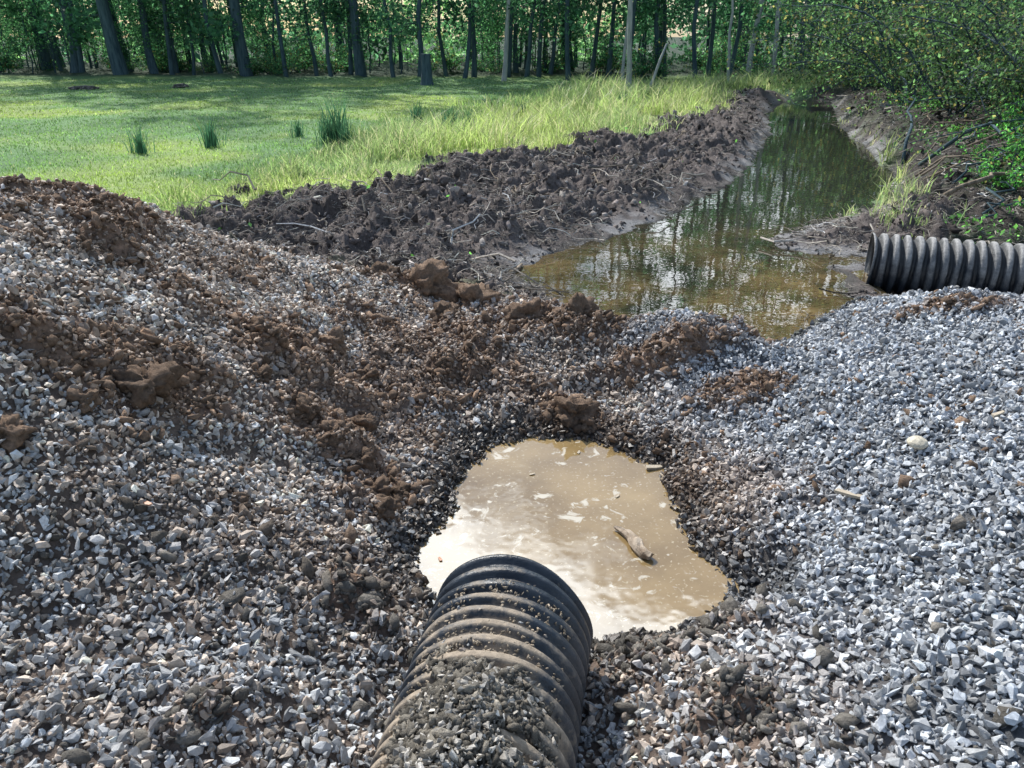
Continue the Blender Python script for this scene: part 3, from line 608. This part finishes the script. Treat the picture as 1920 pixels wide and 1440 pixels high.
m_pw,nt,b=mat('pale_wood');t,r=noise_ramp(nt,None,12,[(.3,(.36,.30,.22)),(.7,(.60,.52,.41))]);nt.links.new(r.outputs['Color'],b.inputs['Base Color']);b.inputs['Roughness'].default_value=.85
chip(.72,3.36,.10,.028,.25,'wood_chip','pale flat wood chip at the puddle edge','wood chip',m_pw,.008)
chip(1.36,2.62,.13,.024,-.55,'wood_splinter','pale wooden splinter lying on grey gravel','wood splinter',m_pw)
chip(2.05,2.9,.07,.02,.4,'wood_splinter','pale wooden splinter lying on grey gravel','wood splinter',m_pw)
chip(1.1,4.35,.07,.02,1.4,'wood_chip','small pale wood chip on gravel berm','wood chip',m_pw)
clod_obj(1.68,2.80,.04,'smooth round cream-coloured stone on grey gravel',1,1.1,.6,'pebble','stone',(.62,.56,.44),M_stone,True,.06)
clod_obj(6.35,15.2,.22,'grey rock standing in shallow pond water',1,.1,.7,'rock','rock',(.35,.34,.34),M_stone,False)
mo,nt,b=mat('dead_leaf');t,r=noise_ramp(nt,None,20,[(.3,(.40,.15,.08)),(.7,(.55,.28,.15))]);nt.links.new(r.outputs['Color'],b.inputs['Base Color'])
chip(-1.28,2.28,.045,.02,-.5,'fallen_leaf','reddish dead leaf lying on gravel','leaf',mo,th=.004)
for x,y,a in [(.1,3.3,.3),(.35,3.52,1.2),(-.3,2.62,2.),(.5,3.1,.8)]: chip(x,y,.03,.013,a,'fallen_leaf','small yellowed leaf floating on the muddy puddle','leaf',mo if x<0 else m_pw,.004,.002)
for a in [(.08,7.05,.0,6.75,.02),(.55,5.45,.95,5.2,.022),(.5,5.9,.42,5.6,.018)]:
    stick(lay(*a[:4],5,.02,.01),[a[4]*.6,a[4],a[4],a[4]*.8,a[4]*.5],'stick','short broken stick at the muddy pond edge','stick',grp='sticks by the pond')
# larger branches on bank and mud
B='bare crooked branch lying on the dark bank'
stick(lay(5.0,8.9,6.6,9.3,8,.06,.05,[0,.1,.16,.12,.1,.15,.2,.1]),np.linspace(.03,.01,8),'fallen_branch',B,'branch',M_wood,grp='fallen branches')
stick(lay(5.9,11.6,7.0,9.6,9,.05,.10,[0,.2,.32,.4,.33,.37,.25,.2,.1]),np.linspace(.032,.012,9),'fallen_branch',B,'branch',M_bark,grp='fallen branches')
stick(lay(6.2,12.6,6.9,14.2,7,.05,.05,[0,.2,.3,.4,.4,.45,.5]),np.linspace(.03,.012,7),'fallen_branch',B,'branch',M_bark,grp='fallen branches')
for i in range(26):
    x=random.uniform(4.9,8.6);y=8.2+(x-5)*1.9+random.uniform(-.5,1.8);a=random.uniform(-.7,1.0);L=random.uniform(.6,1.7)
    stick(lay(x,y,x+L*math.cos(a),y+L*math.sin(a),8,.05,.07,[0,.06,.13,.12,.18,.14,.16,.1]),np.linspace(.015,.005,8),'fallen_branch',B,'branch',M_wood if i%2 else M_bark,6,'fallen branches')
for i in range(16):
    x=random.uniform(-2,3.4);y=9.3+max(0,x)*1.5+random.uniform(-1.2,1.0);a=random.uniform(0,3.14);L=random.uniform(.3,.8)
    stick(lay(x,y,x+L*math.cos(a),y+L*math.sin(a),6,.03,.03,[0,.04,.06,.07,.08,.05]),np.linspace(.012,.005,6),'dead_stick','thin dead stick poking out of churned mud','stick',M_wood,5,'dead sticks in the mud')
# stump + leaning sapling
sp_,sr_=[(0,0,-.1),(0,0,.15),(.01,0,.5),(0,.01,.8),(0,0,1.1)],[.30,.23,.20,.19,.19]
V,F=tube(sp_,sr_,12,True);o=add('tree_stump',mk_mesh('tree_stump',V,fix(F),M_bark,None,False),loc=(-3.25,31.5,.2));o['label']='broken brown tree stump standing at the meadow edge';o['category']='stump'
stick([(4.3,26.6,.1),(4.55,26.7,.6),(4.75,26.8,1.2),(4.95,26.9,1.7)],[.05,.05,.045,.03],'leaning_pole','pale dead pole leaning at the meadow edge','pole',M_pale)
for x,y in [(-15.5,29.5),(-15.0,29.2),(-12.3,30.5),(-18.5,26)]:
    clod_obj(x,y,.28,'low dark rock on the mown lawn',1,.1,.35,'rock','rock',(.07,.07,.065),M_stone,False)
# ------------------------------------------------------------ light, camera
el=math.radians(44);az=math.radians(-32)
s=Vector((math.sin(az)*math.cos(el),math.cos(az)*math.cos(el),math.sin(el)))
ld=bpy.data.lights.new('sun','SUN');ld.energy=5.0;ld.angle=math.radians(.6);ld.color=(1,.96,.89)
lo=bpy.data.objects.new('sun',ld);root.objects.link(lo);lo.rotation_euler=s.to_track_quat('Z','Y').to_euler()
w=bpy.data.worlds.new('World');scene.world=w;w.use_nodes=True;nt=w.node_tree;sk=nt.nodes.new('ShaderNodeTexSky');sk.sky_type='NISHITA';sk.sun_disc=False;sk.sun_elevation=el;sk.sun_rotation=az;sk.air_density=1.2;sk.dust_density=.8;sk.ozone_density=1.2
tc=N(nt,'ShaderNodeTexCoord');cn=N(nt,'ShaderNodeTexNoise',Scale=4.5,Detail=7,Roughness=.6);nt.links.new(tc.outputs['Generated'],cn.inputs['Vector'])
def MR(src,a,b_,c0=0.,c1=1.):
    m=N(nt,'ShaderNodeMapRange',interpolation_type='SMOOTHSTEP');m.inputs['From Min'].default_value=a;m.inputs['From Max'].default_value=b_;m.inputs['To Min'].default_value=c0;m.inputs['To Max'].default_value=c1;nt.links.new(src,m.inputs['Value']);return m.outputs['Result']
def MA(op,a,b_,c_=None):
    m=N(nt,'ShaderNodeMath',operation=op)
    for i,v in enumerate((a,b_,c_)):
        if v is None: continue
        if hasattr(v,'is_linked'): nt.links.new(v,m.inputs[i])
        else: m.inputs[i].default_value=v
    return m.outputs[0]
sp3=N(nt,'ShaderNodeSeparateXYZ');nt.links.new(tc.outputs['Generated'],sp3.inputs[0])
zz_=MA('MULTIPLY_ADD',cn.outputs['Fac'],.34,sp3.outputs['Z']);zz_=MA('MULTIPLY_ADD',sp3.outputs['X'],-.20,zz_)   # unseen bright sky patch added to whiten the puddle's reflection; ragged lower rim
bank=MA('MULTIPLY',MR(zz_,.71,.79),MR(sp3.outputs['Z'],.82,.70));bank=MA('MULTIPLY',bank,MR(sp3.outputs['Y'],.45,.7))
dx=MA('ABSOLUTE',MA('SUBTRACT',sp3.outputs['X'],.26),0.);low_=MA('MULTIPLY',MR(dx,.22,.05),MR(sp3.outputs['Z'],.48,.34));low_=MA('MULTIPLY',low_,MR(sp3.outputs['Z'],.12,.24));low_=MA('MULTIPLY',low_,MR(sp3.outputs['Y'],.3,.6))  # second bright patch added low in the sky for glints on the pond
c1=mix(nt,MR(cn.outputs['Fac'],.45,.7,0,.45),sk.outputs[0],(7.5,8.5,9.3))
c1=mix(nt,low_,c1,(20.,21.,22.))
cc=mix(nt,bank,c1,(32.,35.,38.))
nt.links.new(cc,nt.nodes['Background'].inputs[0]);nt.nodes['Background'].inputs[1].default_value=.135
cd=bpy.data.cameras.new('camera');cd.sensor_width=36;cd.lens=27.05;cd.clip_end=1000;cd.clip_start=.05
co=bpy.data.objects.new('camera',cd);root.objects.link(co);co.location=(0,0,2);co.rotation_euler=(math.radians(65.5),0,0);scene.camera=co
scene.view_settings.view_transform='Standard'
